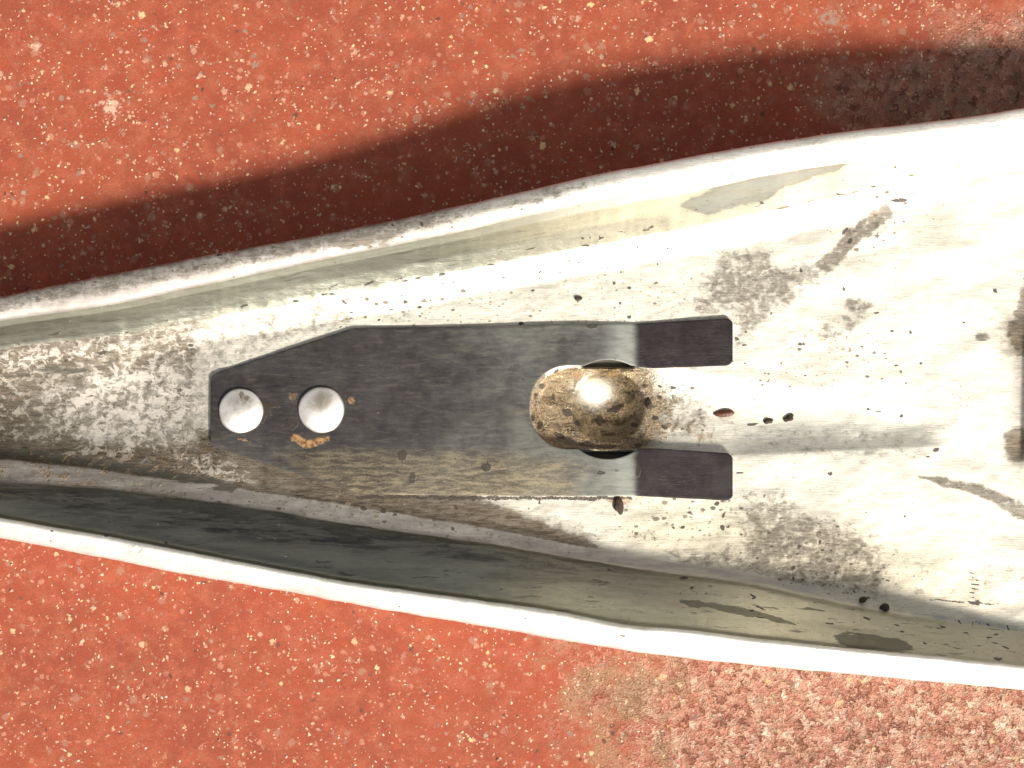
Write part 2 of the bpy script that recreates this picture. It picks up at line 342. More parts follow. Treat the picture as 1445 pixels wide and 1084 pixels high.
# ------------------------------------------------------------------ trough body
def curve(pts, smooth=24):
    P = np.array(pts, float)
    def f(x):
        r = 0
        for k in (-1, -.5, 0, .5, 1): r = r + np.interp(x + k * smooth, P[:, 0], P[:, 1])
        return r / 5
    return f
O_u = curve([(-200, 458), (0, 418), (113, 395), (289, 360), (480, 326), (613, 297), (752, 267), (845, 244), (960, 223), (1050, 206), (1138, 192), (1202, 184), (1286, 174), (1384, 162), (1445, 151), (1700, 105)], 40)
I_u = curve([(-200, 484), (0, 453), (160, 431), (289, 403), (480, 362), (640, 330), (765, 301), (840, 284), (960, 263), (1084, 235), (1195, 219), (1445, 190), (1700, 152)], 30)
W_u = curve([(-200, 522), (0, 494), (160, 475), (289, 450), (480, 415), (600, 396), (700, 375), (840, 348), (960, 326), (1114, 295), (1205, 275), (1262, 258), (1330, 243), (1445, 231), (1700, 205)])
L_1 = curve([(-200, 628), (0, 649), (133, 663), (232, 677), (332, 690), (480, 713), (681, 746), (882, 785), (962, 797), (1060, 811), (1195, 843), (1279, 860), (1445, 886), (1700, 925)])
W_l = curve([(-200, 660), (0, 681), (133, 688), (232, 701), (332, 713), (480, 738), (681, 766), (882, 800), (962, 812), (1060, 823), (1195, 853), (1279, 868), (1445, 894), (1700, 934)])
I_l = curve([(-200, 695), (0, 731), (161, 759), (282, 782), (480, 820), (641, 843), (765, 859), (890, 884), (960, 888), (1138, 910), (1289, 924), (1445, 940), (1700, 966)], 30)
O_l = curve([(-200, 718), (0, 761), (161, 792), (232, 807), (480, 851), (591, 871), (695, 888), (816, 909), (927, 927), (960, 931), (1145, 949), (1445, 976), (1700, 1000)], 30)
Hf = curve([(-200, 100), (95, 111), (345, 112), (500, 118), (655, 132), (745, 141), (830, 151), (920, 156), (1055, 153), (1255, 148), (1340, 146), (1440, 126), (1540, 92), (1700, 80)], 90)
Pf = curve([(-200, 36), (0, 38), (400, 46), (900, 50), (1700, 50)], 40)

us = np.arange(-160, 1641, 2.0); nU = len(us)
wob = lambda k, a, f=.03: a * fbm(us * f + 31 * k, us * 0 + 7.7 * k, 4)
H, P = Hf(us), Pf(us)
H2 = H + wob(9, 1.5, .008)
ou, iu, wu = O_u(us) + wob(1, 1.2, .03), I_u(us) + wob(2, 1.3, .03), W_u(us) + wob(3, 2.4, .02)
l1, wl, il, ol = L_1(us) + wob(4, 2, .02), W_l(us) + wob(5, 2, .02), I_l(us) + wob(6, 1.1, .03), O_l(us) + wob(7, 1.4, .03)
lh = np.interp(us, [0, 300, 900, 1300], [14, 13, 10, 5])             # ledge height
rows = []                                                            # (Y, z, tag)
def row(v, z, tag=None): rows.append([wy(v, z), z + 0 * us, tag])
Ybu = wy(ou, H); Ybl = wy(ol, H)
rows.append([Ybu * .35, 3 + 0 * us, 'skin']); rows.append([Ybu - 48, 5 + 0 * us, 'skin']); rows.append([Ybu - 30, 22 + 0 * us, 'skin'])
rows.append([Ybu - 12, .6 * H, 'skin']); rows.append([Ybu - 2, H - 24, 'skin'])
row(ou, H - 9, 'rim'); row(ou + 3, H - 2, 'rim'); row(ou + .42 * (iu - ou), H, 'rim')
row(iu - 10, H - 3, 'rim'); row(iu - 4, H - 5, 'rim'); row(iu, H - 12, 'rim')
wd = H - 12 - P - lh
row(iu + .2 * (wu - iu), H - 12 - .27 * wd, 'wall'); row(iu + .55 * (wu - iu), H - 12 - .65 * wd, 'wall'); row(wu - 5, H - 12 - .93 * wd, 'wall'); row(wu - 1, P + lh + 2, 'pan')
bw = 26.
row(wu + 5, P + lh - 1, 'pan'); row(wu + bw, P + 2, 'pan'); row(wu + bw + 10, P, 'pan')
kp0 = len(rows) - 1
row(l1 - 10, P, 'pan'); row(l1, P + 2, 'pan'); row(wl - 3, P + lh - 2, 'pan'); row(wl + 1, P + lh + 2, 'wall')
row(wl + 5, P + lh + .10 * (H - P - lh), 'wall'); row(wl + .5 * (il - wl), P + lh + .44 * (H2 - P - lh), 'wall'); row(il - 5, H2 - 16, 'wall'); row(il + 0, H2 - 3, 'rim')
row(il + 5, H2, 'rim'); row(il + .5 * (ol - il), H2 - 5, 'rim'); row(ol - 5, H2 - 13, 'rim'); row(ol, H2 - 20, 'skin')
rows.append([Ybl + 5, H2 * .7, 'skin']); rows.append([Ybl + 20, 26 + 0 * us, 'skin']); rows.append([Ybl + 44, 5 + 0 * us, 'skin']); rows.append([Ybl * .35, 3 + 0 * us, 'skin'])
# subdivide between control rows
Ys, Zs, tags = [], [], []
for k in range(len(rows) - 1):
    w = np.abs(rows[k + 1][0] - rows[k][0]).mean() + np.abs(rows[k + 1][1] - rows[k][1]).mean()
    if k == kp0: n = 190
    else: n = max(2, int(w / 3.2)) if rows[k][2] != 'skin' else max(2, int(w / 12))
    for i in range(n):
        t_ = i / n; Ys.append(rows[k][0] * (1 - t_) + rows[k + 1][0] * t_); Zs.append(rows[k][1] * (1 - t_) + rows[k + 1][1] * t_); tags.append(rows[k][2])
Ys.append(rows[-1][0]); Zs.append(rows[-1][1]); tags.append(rows[-1][2])
Y = np.array(Ys); Z = np.array(Zs); nR = len(Y)
for _ in range(2):
    Y[1:-1] = .25 * Y[:-2] + .5 * Y[1:-1] + .25 * Y[2:]; Z[1:-1] = .25 * Z[:-2] + .5 * Z[1:-1] + .25 * Z[2:]
UU = np.repeat(us[None], nR, 0); VV = V0 - Y / (1 - Z / D)          # where each vertex is seen
tags = np.array(tags)
inner = (tags != 'skin')[:, None]
# pan relief
def relief(u, v):
    tt = (v - (np.interp(u, us, wu) + bw)) / np.maximum(1, (np.interp(u, us, l1) - np.interp(u, us, wu) - bw))
    tt = np.clip(tt, 0, 1); bowl = 4 * tt * (1 - tt)
    d = np.interp(u, [-200, 0, 200, 320, 700, 1100, 1600], [26, 24, 14, 2, 2, 5, 12])
    z = -d * bowl ** .8
    # tapering groove running on from the socket
    hw = np.interp(u, [880, 960, 1340], [62, 62, 22]); gc = np.interp(u, [880, 1340], [578, 606])
    g = np.clip(1 - ((v - gc) / hw) ** 2, 0, 1)
    z = z - g ** .8 * np.interp(u, [700, 840, 930, 1100, 1300, 1350], [0, 9, 9, 8, 4, 0])
    # socket: flat step and round cup
    r1 = np.hypot(np.minimum(u - 812, 0), v - 577) + np.where(u > 812, 0, 0)
    cap = sstep(64, 50, r1) * sstep(945, 880, u)
    z = z - 7 * cap
    r2 = np.hypot((u - 858) * 1.0, (v - 575) * 1.02)
    z = z - 24 * np.clip(1 - (r2 / 52) ** 2, 0, 1)
    # little raised nick in the cup
    z = z + 3.5 * np.exp(-((u - 872) ** 2 / 260 + (v - 577) ** 2 / 90))
    # dark crescents beside the cup
    r3 = np.hypot(u - 858, v - 578)
    z = z - 16 * sstep(74, 68, r3) * sstep(57, 63, np.abs(v - 578))
    # boss at the right end
    z = z + 6 * sstep(1440, 1452, u + .02 * (v - 550)) * sstep(120, 60, np.abs(v - 555))
    # soft dents
    z = z + (1.5 + 3.5 * sstep(1050, 1150, u)) * fbm(u * .009, v * .014, 2) + .5 * fbm(u * .03 + 9, v * .06, 3)
    return z
pm = np.isin(tags, ['pan'])[:, None] * sstep(0, 12, VV - wu[None]) * sstep(0, 12, wl[None] - VV)
Z = Z + pm * relief(UU, VV)
Z = Z + np.where(inner, .5 * fbm(UU * .05, VV * .09 + 40, 3), 0)
ends = sstep(0, 12, VV)   # unused placeholder keeps arrays tidy
XX = (UU - U0) * (1 - Z / D)
Y = np.where(pm > 0, (V0 - VV) * (1 - Z / D), Y)
V3 = np.stack([XX, Y, Z], -1)
dU = np.gradient(V3, axis=1); dR = np.gradient(V3, axis=0)
N3 = np.cross(dR, dU); N3 /= np.maximum(1e-9, np.linalg.norm(N3, axis=-1, keepdims=True))

def sock0(u, v): return np.maximum(sstep(62, 56, np.hypot(np.minimum(u - 808, 0), v - 577)) * sstep(960, 890, u + 10 * fbm(u * .05, v * .05, 3)), 0)
# wear maps: real stains, plus shade and reflections painted as colour
u = UU + 7 * fbm(UU * .045, VV * .07, 4); v = VV + 5 * fbm(UU * .04 + 50, VV * .07 + 9, 4)
T = {}
leftd = sstep(330, 250, u)
isrim = np.isin(tags, ['rim'])[:, None] * np.ones_like(u); iswall = np.isin(tags, ['wall'])[:, None] * np.ones_like(u)
up = (VV < 560); lo = ~up
ispan = np.isin(tags, ['pan'])[:, None] * np.ones_like(u)
film = ispan * M(
    leftd * (.70 - .26 * blob(u, v, 190, 575, 110, 62, -8, 1, .6) + .35 * sstep(615, 640, v) + .15 * sstep(130, 0, u)),  # lower part: shade of the channel's side painted as film
    leftd * .95 * blob(u, v, 60, 655, 260, 14, 6, 1, .5),
    .50 * poly(u, v, [(280, 440), (500, 405), (500, 462), (300, 530), (260, 530)], 20),
    .30 * poly(u, v, [(480, 425), (900, 370), (900, 455), (480, 462)], 20),
    .64 * poly(u, v, [(1010, 352), (1075, 345), (1112, 368), (1165, 358), (1165, 395), (1110, 440), (1055, 485), (1036, 505), (1036, 450), (960, 448), (985, 400)], 26),
    .80 * stroke(u, v, [(1165, 375), (1205, 335), (1250, 300)], 13),
    .62 * blob(u, v, 1210, 430, 26, 12), .5 * blob(u, v, 1180, 460, 55, 22, -25),
    .55 * blob(u, v, 1195, 493, 30, 6),
    1. * poly(u, v, [(1475, 350), (1446, 400), (1430, 450), (1420, 472), (1436, 505), (1475, 510)], 14),
    1. * blob(u, v, 1437, 628, 20, 26), .8 * blob(u, v, 1388, 475, 12, 8),
    .8 * stroke(u, v, [(1300, 672, 3), (1350, 684, 8), (1400, 700, 10), (1450, 725, 12)], 8),
    .66 * poly(u, v, [(1045, 690), (1110, 695), (1150, 725), (1230, 745), (1265, 800), (1250, 850), (1120, 830), (960, 800), (930, 775), (1040, 760)], 34),
    1.0 * poly(u, v, [(280, 600), (505, 680), (640, 690), (700, 712), (820, 755), (880, 795), (480, 745), (280, 700)], 12),
    .5 * blob(u, v, 760, 740, 110, 16, 10),
    .55 * blob(u, v, 965, 590, 50, 40), .42 * blob(u, v, 1170, 625, 170, 28, 3), .42 * blob(u, v, 985, 480, 75, 70, 0, 1, .9), .36 * blob(u, v, 960, 425, 90, 35, -15, 1, .9), .5 * blob(u, v, 975, 600, 75, 34, 0, 1, .8), .4 * blob(u, v, 1225, 325, 60, 28, -40, 1, .8), .34 * blob(u, v, 1080, 560, 130, 30, 0, 1, .9), .30 * poly(u, v, [(480, 425), (740, 395), (760, 455), (480, 460)], 25), .36 * poly(u, v, [(1250, 760), (1500, 800), (1500, 880), (1250, 850)], 30))
film = film + isrim * up * (.52 * sstep(760, 600, u) * sstep(.85, .45, (VV - ou[None]) / (iu - ou)[None]) + .1) + isrim * lo * .0
film = film + isrim * (.5 * blob(u, v, 190, 775, 14, 12) + .5 * blob(u, v, 520, 343, 45, 9, -10) + .45 * blob(u, v, 780, 272, 80, 10, -14) + .3 * blob(u, v, 1140, 205, 60, 8, -8))
film = film + iswall * lo * .22 + iswall * up * .12
film = film + iswall * up * M(1.0 * poly(u, v, [(955, 290), (1010, 262), (1100, 240), (1205, 226), (1180, 242), (1112, 262), (1085, 280), (1000, 302)], 5),
                            .8 * stroke(u, v, [(1070, 302, 2), (1200, 278, 6), (1300, 258, 6), (1450, 236, 4)], 4))
T['film'] = film
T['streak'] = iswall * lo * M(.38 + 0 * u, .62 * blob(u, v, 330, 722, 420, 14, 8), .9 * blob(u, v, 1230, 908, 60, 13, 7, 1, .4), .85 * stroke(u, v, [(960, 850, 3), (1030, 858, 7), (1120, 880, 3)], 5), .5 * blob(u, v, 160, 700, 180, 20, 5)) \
    + iswall * up * .16 * sstep(16, 4, np.abs(VV - wu[None])) + ispan * (.55 * stroke(u, v, [(-100, 537), (120, 518), (230, 503)], 7) + .7 * stroke(u, v, [(-100, 638), (60, 643), (200, 664), (330, 690)], 9))  # pan strokes: crease shade painted at the channel's edges
T['cream'] = np.clip(iswall * up * (.55 + .4 * sstep(500, 800, u)) + iswall * lo * .7 + ispan * (.35 + .5 * blob(u, v, 1150, 820, 260, 70, 5) + .4 * blob(u, v, 950, 730, 90, 40) + .4 * blob(u, v, 60, 505, 130, 25)), 0, 1)
T['pink'] = np.clip(isrim * up * .9 * sstep(900, 500, u) + ispan * (.9 * (VV > l1[None] - 3) * sstep(1250, 1000, u) + .8 * blob(u, v, 1450, 555, 22, 70) + .3 * leftd), 0, 1)
brown = M(.54 * poly(u, v, [(745, 560), (770, 525), (820, 515), (905, 515), (935, 545), (930, 610), (895, 640), (820, 640), (765, 625)], 12),
          .75 * stroke(u, v, [(757, 530), (752, 570), (760, 610), (790, 634)], 12), .8 * stroke(u, v, [(820, 625), (860, 632), (910, 622)], 9),
          .62 * blob(u, v, 805, 583, 14, 14), .85 * blob(u, v, 874, 580, 26, 10, -18), .6 * blob(u, v, 928, 588, 34, 42), .8 * stroke(u, v, [(912, 545), (922, 575), (916, 612)], 8), .62 * blob(u, v, 900, 575, 18, 22),
          .7 * blob(u, v, 815, 545, 6, 28, 10), .55 * blob(u, v, 905, 525, 22, 8)) * sstep(14, 30, np.hypot(u - 838, v - 553))  # brown left out around the painted cup highlight
brown = M(brown, leftd * ispan * .42 * sstep(600, 650, v),  .5 * blob(u, v, 985, 605, 30, 14), .5 * blob(u, v, 920, 755, 30, 10) * ispan)  # low left: channel shade painted brown
T['brown'] = brown
T['rust'] = M(.62 * blob(u, v, 1000, 617, 22, 8), .8 * blob(u, v, 872, 706, 24, 6), .6 * blob(u, v, 840, 527, 40, 12), .5 * blob(u, v, 775, 620, 16, 10))
sp = M(.15 * ispan, ispan * .9 * poly(u, v, [(490, 410), (620, 395), (720, 400), (760, 430), (760, 455), (490, 462)], 20), ispan * .6 * blob(u, v, 880, 400, 130, 60),
       .9 * blob(u, v, 950, 575, 60, 50), ispan * 1.0 * blob(u, v, 960, 730, 110, 40), ispan * .9 * blob(u, v, 1160, 790, 130, 60, 15),
       ispan * .65 * blob(u, v, 1150, 515, 120, 45), 1. * ispan * blob(u, v, 1225, 320, 80, 36, -38), ispan * .55 * leftd, isrim * up * 1.0 * sstep(700, 300, u) * sstep(.7, .4, (VV - ou[None]) / (iu - ou)[None]), .35 * isrim * up, .12 * isrim, iswall * .28, ispan * .9 * (v > 690) * sstep(900, 600, u))
T['spots'] = sp
uu_, vv_ = UU + 3 * fbm(UU * .12, VV * .14, 3), VV + 3 * fbm(UU * .13 + 9, VV * .13, 3)
bl = 0 * u
for (x, y, rx, ry, a) in [(1062, 599, 18, 4, -8), (1085, 594, 12, 5, -10), (1113, 590, 9, 6, -15), (1225, 577, 5, 4, 0), (1240, 580, 9, 4, 0), (1285, 470, 5, 5, 0), (1260, 469, 5, 4, 0), (1361, 455, 4, 5, 0), (1404, 410, 6, 6, 0), (1130, 382, 4, 5, 0), (1191, 408, 4, 5, 0), (1200, 340, 6, 9, 40),
                      (1192, 327, 5, 12, 35), (1270, 283, 22, 5, -6), (1040, 479, 7, 4, 0), (1130, 486, 6, 5, 0), (1045, 668, 10, 3, -15), (1322, 634, 8, 5, -25), (1310, 646, 6, 3, 0), (1171, 669, 8, 5, 20),
                      (875, 428, 4, 4, 0), (735, 457, 9, 3, 0), (812, 420, 5, 4, 0), (888, 447, 5, 4, 0), (932, 545, 6, 4, 0), (915, 571, 6, 10, 0), (940, 577, 3, 3, 0), (950, 547, 8, 5, 0), (868, 577, 26, 9, -18), (800, 582, 14, 9, 20), (815, 598, 8, 10, -30), (895, 600, 9, 6, 0), (850, 610, 6, 4, 0), (893, 560, 7, 9, 0), (925, 590, 10, 6, 0), (938, 603, 8, 4, 20), (930, 560, 6, 5, 0), (905, 615, 12, 6, -20), (845, 598, 10, 5, 20), (780, 560, 5, 9, 10), (790, 615, 14, 7, 30), (885, 540, 7, 4, 0), (858, 640, 34, 3, 0), (910, 545, 8, 5, 0), (765, 545, 6, 8, 0), (762, 600, 8, 12, 20), (830, 628, 26, 8, 8),
                      (855, 630, 26, 6, 3), (900, 628, 14, 4, -10), (768, 628, 8, 5, 30), (752, 590, 4, 10, 0), (755, 557, 5, 6, 0), (785, 524, 9, 4, -30), (878, 524, 7, 4, 0),
                      (512, 717, 9, 6, 0), (541, 722, 8, 7, 20), (643, 716, 6, 6, 0), (760, 709, 5, 4, 0), (1218, 847, 7, 4, 10), (1249, 859, 9, 6, 10), (965, 816, 14, 5, 6), (860, 805, 8, 4, 20), (640, 748, 9, 3, 0),
                      (1020, 745, 6, 8, 0), (973, 724, 5, 4, 0), (1022, 727, 4, 10, 5), (1128, 770, 5, 5, 0), (1157, 765, 5, 5, 0), (1120, 802, 7, 5, 0), (1201, 797, 6, 4, 0), (1012, 712, 8, 5, 0), (950, 745, 5, 4, 0),
                      (820, 336, 5, 2, -10), (833, 336, 4, 2, -10), (846, 334, 4, 2, -10), (1035, 288, 5, 2, -5), (1075, 287, 7, 2, -5), (983, 297, 4, 2, 0), (1264, 236, 4, 3, 0),
                      (145, 497, 16, 4, -6), (270, 487, 9, 4, -20), (95, 508, 8, 4, -10), (310, 360, 8, 4, 0), (595, 317, 8, 5, 60), (555, 318, 7, 3, 30), (72, 750, 6, 2, 10), (150, 756, 7, 3, 5), (234, 766, 6, 3, 10), (280, 780, 8, 2, 10), (72, 763, 3, 3, 0), (562, 855, 3, 3, 0), (740, 873, 4, 3, 0), (880, 898, 9, 2, 8), (1405, 895, 6, 3, 0), (1408, 930, 10, 4, 8),
                      (1274, 893, 8, 2, 6), (1305, 909, 6, 3, 6), (1330, 885, 8, 2, 4), (1362, 892, 7, 3, 0), (1396, 900, 8, 2, -8), (1265, 883, 9, 2, 10), (1170, 880, 12, 3, 4), (1060, 842, 9, 2, 6), (1190, 826, 5, 2, 0)]:
    bl = M(bl, blob(uu_, vv_, x, y, max(2., rx * .62), max(1.6, ry * .62), a, .85, .6))
for k in range(150):          # strings of fine specks in the walls and pan
    s_ = RNG.rand(); x = RNG.uniform(0, 1440)
    zone = RNG.randint(5)
    if zone == 0: y = float(np.interp(x, us, .4 * il + .6 * wl)) + RNG.uniform(-18, 20)
    elif zone == 1: y = float(np.interp(x, us, wu)) - RNG.uniform(1, 14)
    elif zone == 2: x = RNG.uniform(900, 1300); y = RNG.uniform(700, 850)
    elif zone == 3: x = RNG.uniform(1030, 1300); y = RNG.uniform(440, 590)
    else: x = RNG.uniform(480, 960); y = float(np.interp(x, us, wu)) + RNG.uniform(10, 70)
    sel = (np.abs(us - x) < 25); c0, c1 = np.where(sel)[0][[0, -1]]
    w_ = (RNG.uniform(4, 11), RNG.uniform(1.2, 1.9)) if zone < 2 else (RNG.uniform(1.5, 4.5), RNG.uniform(1.5, 3))
    bl[:, c0:c1 + 1] = np.maximum(bl[:, c0:c1 + 1], blob(UU[:, c0:c1 + 1], VV[:, c0:c1 + 1], x, y, w_[0], w_[1], RNG.uniform(-15, 15) + (8 if zone == 0 else -12), .5 + .45 * s_, .5))
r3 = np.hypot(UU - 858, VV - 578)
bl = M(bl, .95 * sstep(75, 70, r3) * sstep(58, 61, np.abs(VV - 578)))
# scratched tally marks near the right end
for k in range(7): bl = M(bl, stroke(UU, VV, [(1369 + 3 * (k % 2), 809 + 7 * k), (1381, 812 + 7 * k)], 1.5, .75))
for k in range(12): bl = M(bl, stroke(UU, VV, [(1347 + 8 * k + 2.5 * math.sin(5 * k), 875 + .9 * k), (1349 + 8 * k + 2.5 * math.sin(5 * k + 1), 879 + .9 * k + 2 * math.sin(3 * k))], 1.7, .5 + .2 * math.sin(2.3 * k)))
bl = M(bl, stroke(UU, VV, [(1342, 555), (1364, 582)], 1.5, .5), stroke(UU, VV, [(1351, 556), (1371, 580)], 1.5, .5), stroke(UU, VV, [(1312, 846), (1410, 853)], 1.8, .7), stroke(UU, VV, [(1441, 505), (1443, 600)], 1.2, .2), stroke(uu_, vv_, [(505, 702), (700, 703), (890, 703)], 3.6, .66), stroke(uu_, vv_, [(310, 640), (500, 702)], 2.6, .5), stroke(uu_, vv_, [(745, 456), (890, 452)], 2., .5))  # closing strokes along the plate's edges paint its gap shade
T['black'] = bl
wf = np.clip((VV - iu[None]) / np.maximum(1, (wu - iu)[None]), 0, 1)
lf = np.clip((VV - wl[None]) / np.maximum(1, (il - wl)[None]), 0, 1)
isw2 = ((VV > iu[None] - 1) & (VV < wu[None] + 1)) * 1.
T['clean'] = isrim * lo * 1.  # lower rim kept free of brush streaks to paint its sun glare
T['wallg'] = isw2 * up * (sstep(960, 620, UU) * (1 - .15 * sstep(.5, 1, wf) * sstep(250, 480, UU))) * .97 + iswall * lo * (.45 + .55 * sstep(1250, 650, UU))  # upper wall's reflection and lower wall's shade painted as tint
T['walld'] = iswall * lo * (sstep(.75, .15, lf + .25 * fbm(UU * .012, VV * .05, 4)) * sstep(1250, 800, UU) * .9 + .45 * sstep(900, 200, UU))  # shade of the lower wall painted in, deepest at its foot
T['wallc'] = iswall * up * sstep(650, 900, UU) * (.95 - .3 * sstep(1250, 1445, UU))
T['umber'] = ispan * leftd * M(.85 * sstep(150, -20, u) * sstep(500, 530, v), .95 * sstep(612, 640, v) * sstep(380, 250, u), .7 * stroke(u, v, [(-100, 540), (120, 522), (210, 508)], 10, 1, .8), (.58 + 0 * u)) + ispan * M(.85 * poly(u, v, [(280, 610), (505, 690), (700, 712), (820, 755), (880, 795), (480, 745), (280, 700)], 12), .3 * poly(u, v, [(1045, 690), (1110, 695), (1230, 745), (1265, 800), (1250, 850), (1120, 830), (960, 800)], 25),.45 * (VV > l1[None] - 14) * sstep(900, 300, u), .3 * blob(u, v, 1452, 545, 20, 110), .95 * blob(u, v, 1442, 478, 26, 28, 0, 1, .9), .9 * blob(u, v, 1442, 630, 22, 26, 0, 1, .9))  # umber stain, with the lower wall's shade painted into it
strip = ispan * (VV > l1[None] - 2)
T['film'] = np.where(strip > 0, film * .35, film); film = T['film']
T['umber'] = T['umber'] * (1 - .75 * strip)
T['umber'] = M(T['umber'], .75 * ispan * sstep(-12, -1, VV - l1[None]) * (1 - strip) * sstep(1000, 700, u), ispan * strip * .7 * sstep(6, 0, wl[None] - VV) * sstep(600, 300, u))
T['pink'] = np.maximum(T['pink'], .85 * strip * sstep(1300, 1000, u))
T['chalk'] = ispan * (1 - strip) * M(1. * blob(u, v, 190, 570, 130, 68, -6, 1, .6), .7 * blob(u, v, 300, 500, 90, 40, -10), .7 * blob(u, v, 60, 505, 140, 16, -8), .6 * blob(u, v, 300, 660, 60, 18, 15), .45 * leftd * (v < 625))
T['cool'] = ispan * M(.5 * poly(u, v, [(1040, 602), (1120, 592), (1240, 597), (1345, 592), (1305, 630), (1200, 644), (1040, 648)], 26), .3 * blob(u, v, 1000, 660, 60, 12), .6 * poly(u, v, [(1290, 868), (1500, 885), (1500, 912), (1290, 880)], 6)) + iswall * up * .75 * poly(u, v, [(955, 290), (1010, 262), (1100, 240), (1205, 226), (1180, 242), (1112, 262), (1085, 280), (1000, 302)], 12)  # groove's shaded south half painted grey-blue; the wall patch is a stain
T['gloss'] = iswall * (1 - film * .3)
T['cup'] = sock0(UU, VV) * (1 - .75 * blob(u, v, 838, 553, 24, 20, 20, 1, .8))  # browning thinned at a blob: cup highlight painted in

# the one thing: an Empty that carries every part
root = bpy.data.objects.new("metal_trough", None); COL.objects.link(root); root.location = (0, 0, 0); root.empty_display_size = .01
root['label'] = 'tapering worn polished metal trough lying open side up on red speckled floor'
root['category'] = 'metal trough'
idx = np.arange(nR * nU).reshape(nR, nU)
F = np.stack([idx[:-1, :-1], idx[1:, :-1], idx[1:, 1:], idx[:-1, 1:]], -1)
VF, NF = V3.reshape(-1, 3), N3.reshape(-1, 3)
rowtag = tags[:-1].astype(object)
firstpan = np.where(tags == 'pan')[0][0]; lastpan = np.where(tags == 'pan')[0][-1]
sock = (np.hypot(np.minimum(UU - 812, 0), VV - 577) < 66) & (UU > 740) & (UU < 935) | (np.hypot(UU - 858, VV - 578) < 76)
sockf = sock[:-1, :-1] & np.isin(tags[:-1], ['pan'])[:, None]
def piece(name, fmask, label=None):
    f = F[fmask]; ids, inv = np.unique(f, return_inverse=True); inv = inv.reshape(-1, 4)
    o = mk(name, VF[ids], inv, MS, root, True, NF[ids], {k: a.reshape(-1)[ids] for k, a in T.items()})
    if label: o['label'] = label
    return o
full = np.ones((nR - 1, nU - 1), bool)
rt = np.repeat(rowtag[:, None], nU - 1, 1); ri = np.arange(nR - 1)[:, None] * np.ones((1, nU - 1))
piece("pan", (rt == 'pan') & ~sockf)
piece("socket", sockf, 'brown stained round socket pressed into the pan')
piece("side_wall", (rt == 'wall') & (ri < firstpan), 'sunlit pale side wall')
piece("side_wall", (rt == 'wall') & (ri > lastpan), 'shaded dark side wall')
piece("rim", (rt == 'rim') & (ri < firstpan), 'speckled rim beside the long shadow')
piece("rim", (rt == 'rim') & (ri > lastpan), 'bright white rim')
piece("outer_skin", rt == 'skin')
# close bottom and both ends
cap_v, cap_f = [], []
bot = np.concatenate([V3[0], V3[-1]]); n = nU
mk("underside", bot, np.array([[i, i + 1, n + i + 1, n + i] for i in range(n - 1)]), MS, root, True)
for c in (0, -1):
    ring = V3[:, c]; mk("end_cap", ring, [tuple(range(nR))], MS, root, False)

# ------------------------------------------------------------------ spring plate
px = np.unique(np.concatenate([np.arange(297, 320, 1.5), np.arange(320, 740, 4), np.arange(740, 910, 2), np.arange(910, 1018, 4), np.arange(1018, 1035, 1.), [747.]]))
px = px[px <= 1034.6]
top = np.interp(px, [297, 300, 310, 495, 500, 700, 895, 1034], [535, 530, 524, 464, 463, 460, 457, 449])
bot = np.interp(px, [297, 300, 310, 501, 512, 760, 895, 1034], [624, 629, 634, 694, 698, 700, 700, 707])
hu, hl = np.full(px.shape, 570.), np.full(px.shape, 570.)
a = px >= 747
q = np.clip((px - 747) / 56, 0, 1); half = 58 * np.sqrt(np.clip(1 - (1 - q) ** 2.2, 0, 1))
hu[a] = (575 - half - 1 * q)[a]; hl[a] = (575 + half + 1 * q)[a]
c2 = np.clip(70 ** 2 - (px - 858) ** 2, 0, None) ** .5
k = (px > 812) & (px < 905)
hu[k] = np.minimum(hu[k], 578 - c2[k]); hl[k] = np.maximum(hl[k], 578 + c2[k])
k = px > 898
hu[k] = np.interp(px[k], [898, 921, 1034], [518, 520, 516]); hl[k] = np.interp(px[k], [898, 930, 1034], [633, 633, 640])
e = np.clip((px - 1024) / 10.6, 0, 1); cr = 10.6 * (1 - np.sqrt(np.clip(1 - e ** 2, 0, 1)))
top = top + cr; hu = hu - cr; hl = hl + cr; bot = bot - cr
Mr = 22
def plate_z(u, v):
    b = np.interp(u, [297, 820, 870, 897, 1034], [0, 2, .5, -1.5, 2])
    b = b + 1.2 * sstep(660, 705, v) * -1
    return np.interp(u, [0, 400, 900, 1600], [38, 46, 50, 50]) + 2 + b + .6 * fbm(u * .012, v * .02, 2)
def half_plate(a0, a1):
    t_ = np.linspace(0, 1, Mr + 1)[:, None]; vv = a0[None] * (1 - t_) + a1[None] * t_; uu = np.repeat(px[None], Mr + 1, 0)
    return uu, vv
parts_v, parts_f, off = [], [], 0
Pu, Pv = [], []
for (a0, a1) in ((top, hu), (hl, bot)):
    uu, vv = half_plate(a0, a1); zz = plate_z(uu, vv); Pu.append(uu.ravel()); Pv.append(vv.ravel())
    parts_v.append(np.stack([wx(uu, zz), wy(vv, zz), zz], -1).reshape(-1, 3))
    ii = np.arange(uu.size).reshape(uu.shape) + off
    parts_f.append(np.stack([ii[:-1, :-1], ii[1:, :-1], ii[1:, 1:], ii[:-1, 1:]], -1).reshape(-1, 4)); off += uu.size
Pu, Pv = np.concatenate(Pu), np.concatenate(Pv)
wu_ = Pu + 5 * fbm(Pu * .05, Pv * .07, 4); wv_ = Pv + 4 * fbm(Pu * .05 + 20, Pv * .07, 4)
body = sstep(903, 887, Pu + 3 * fbm(Pv * .06, Pu * .02, 3))
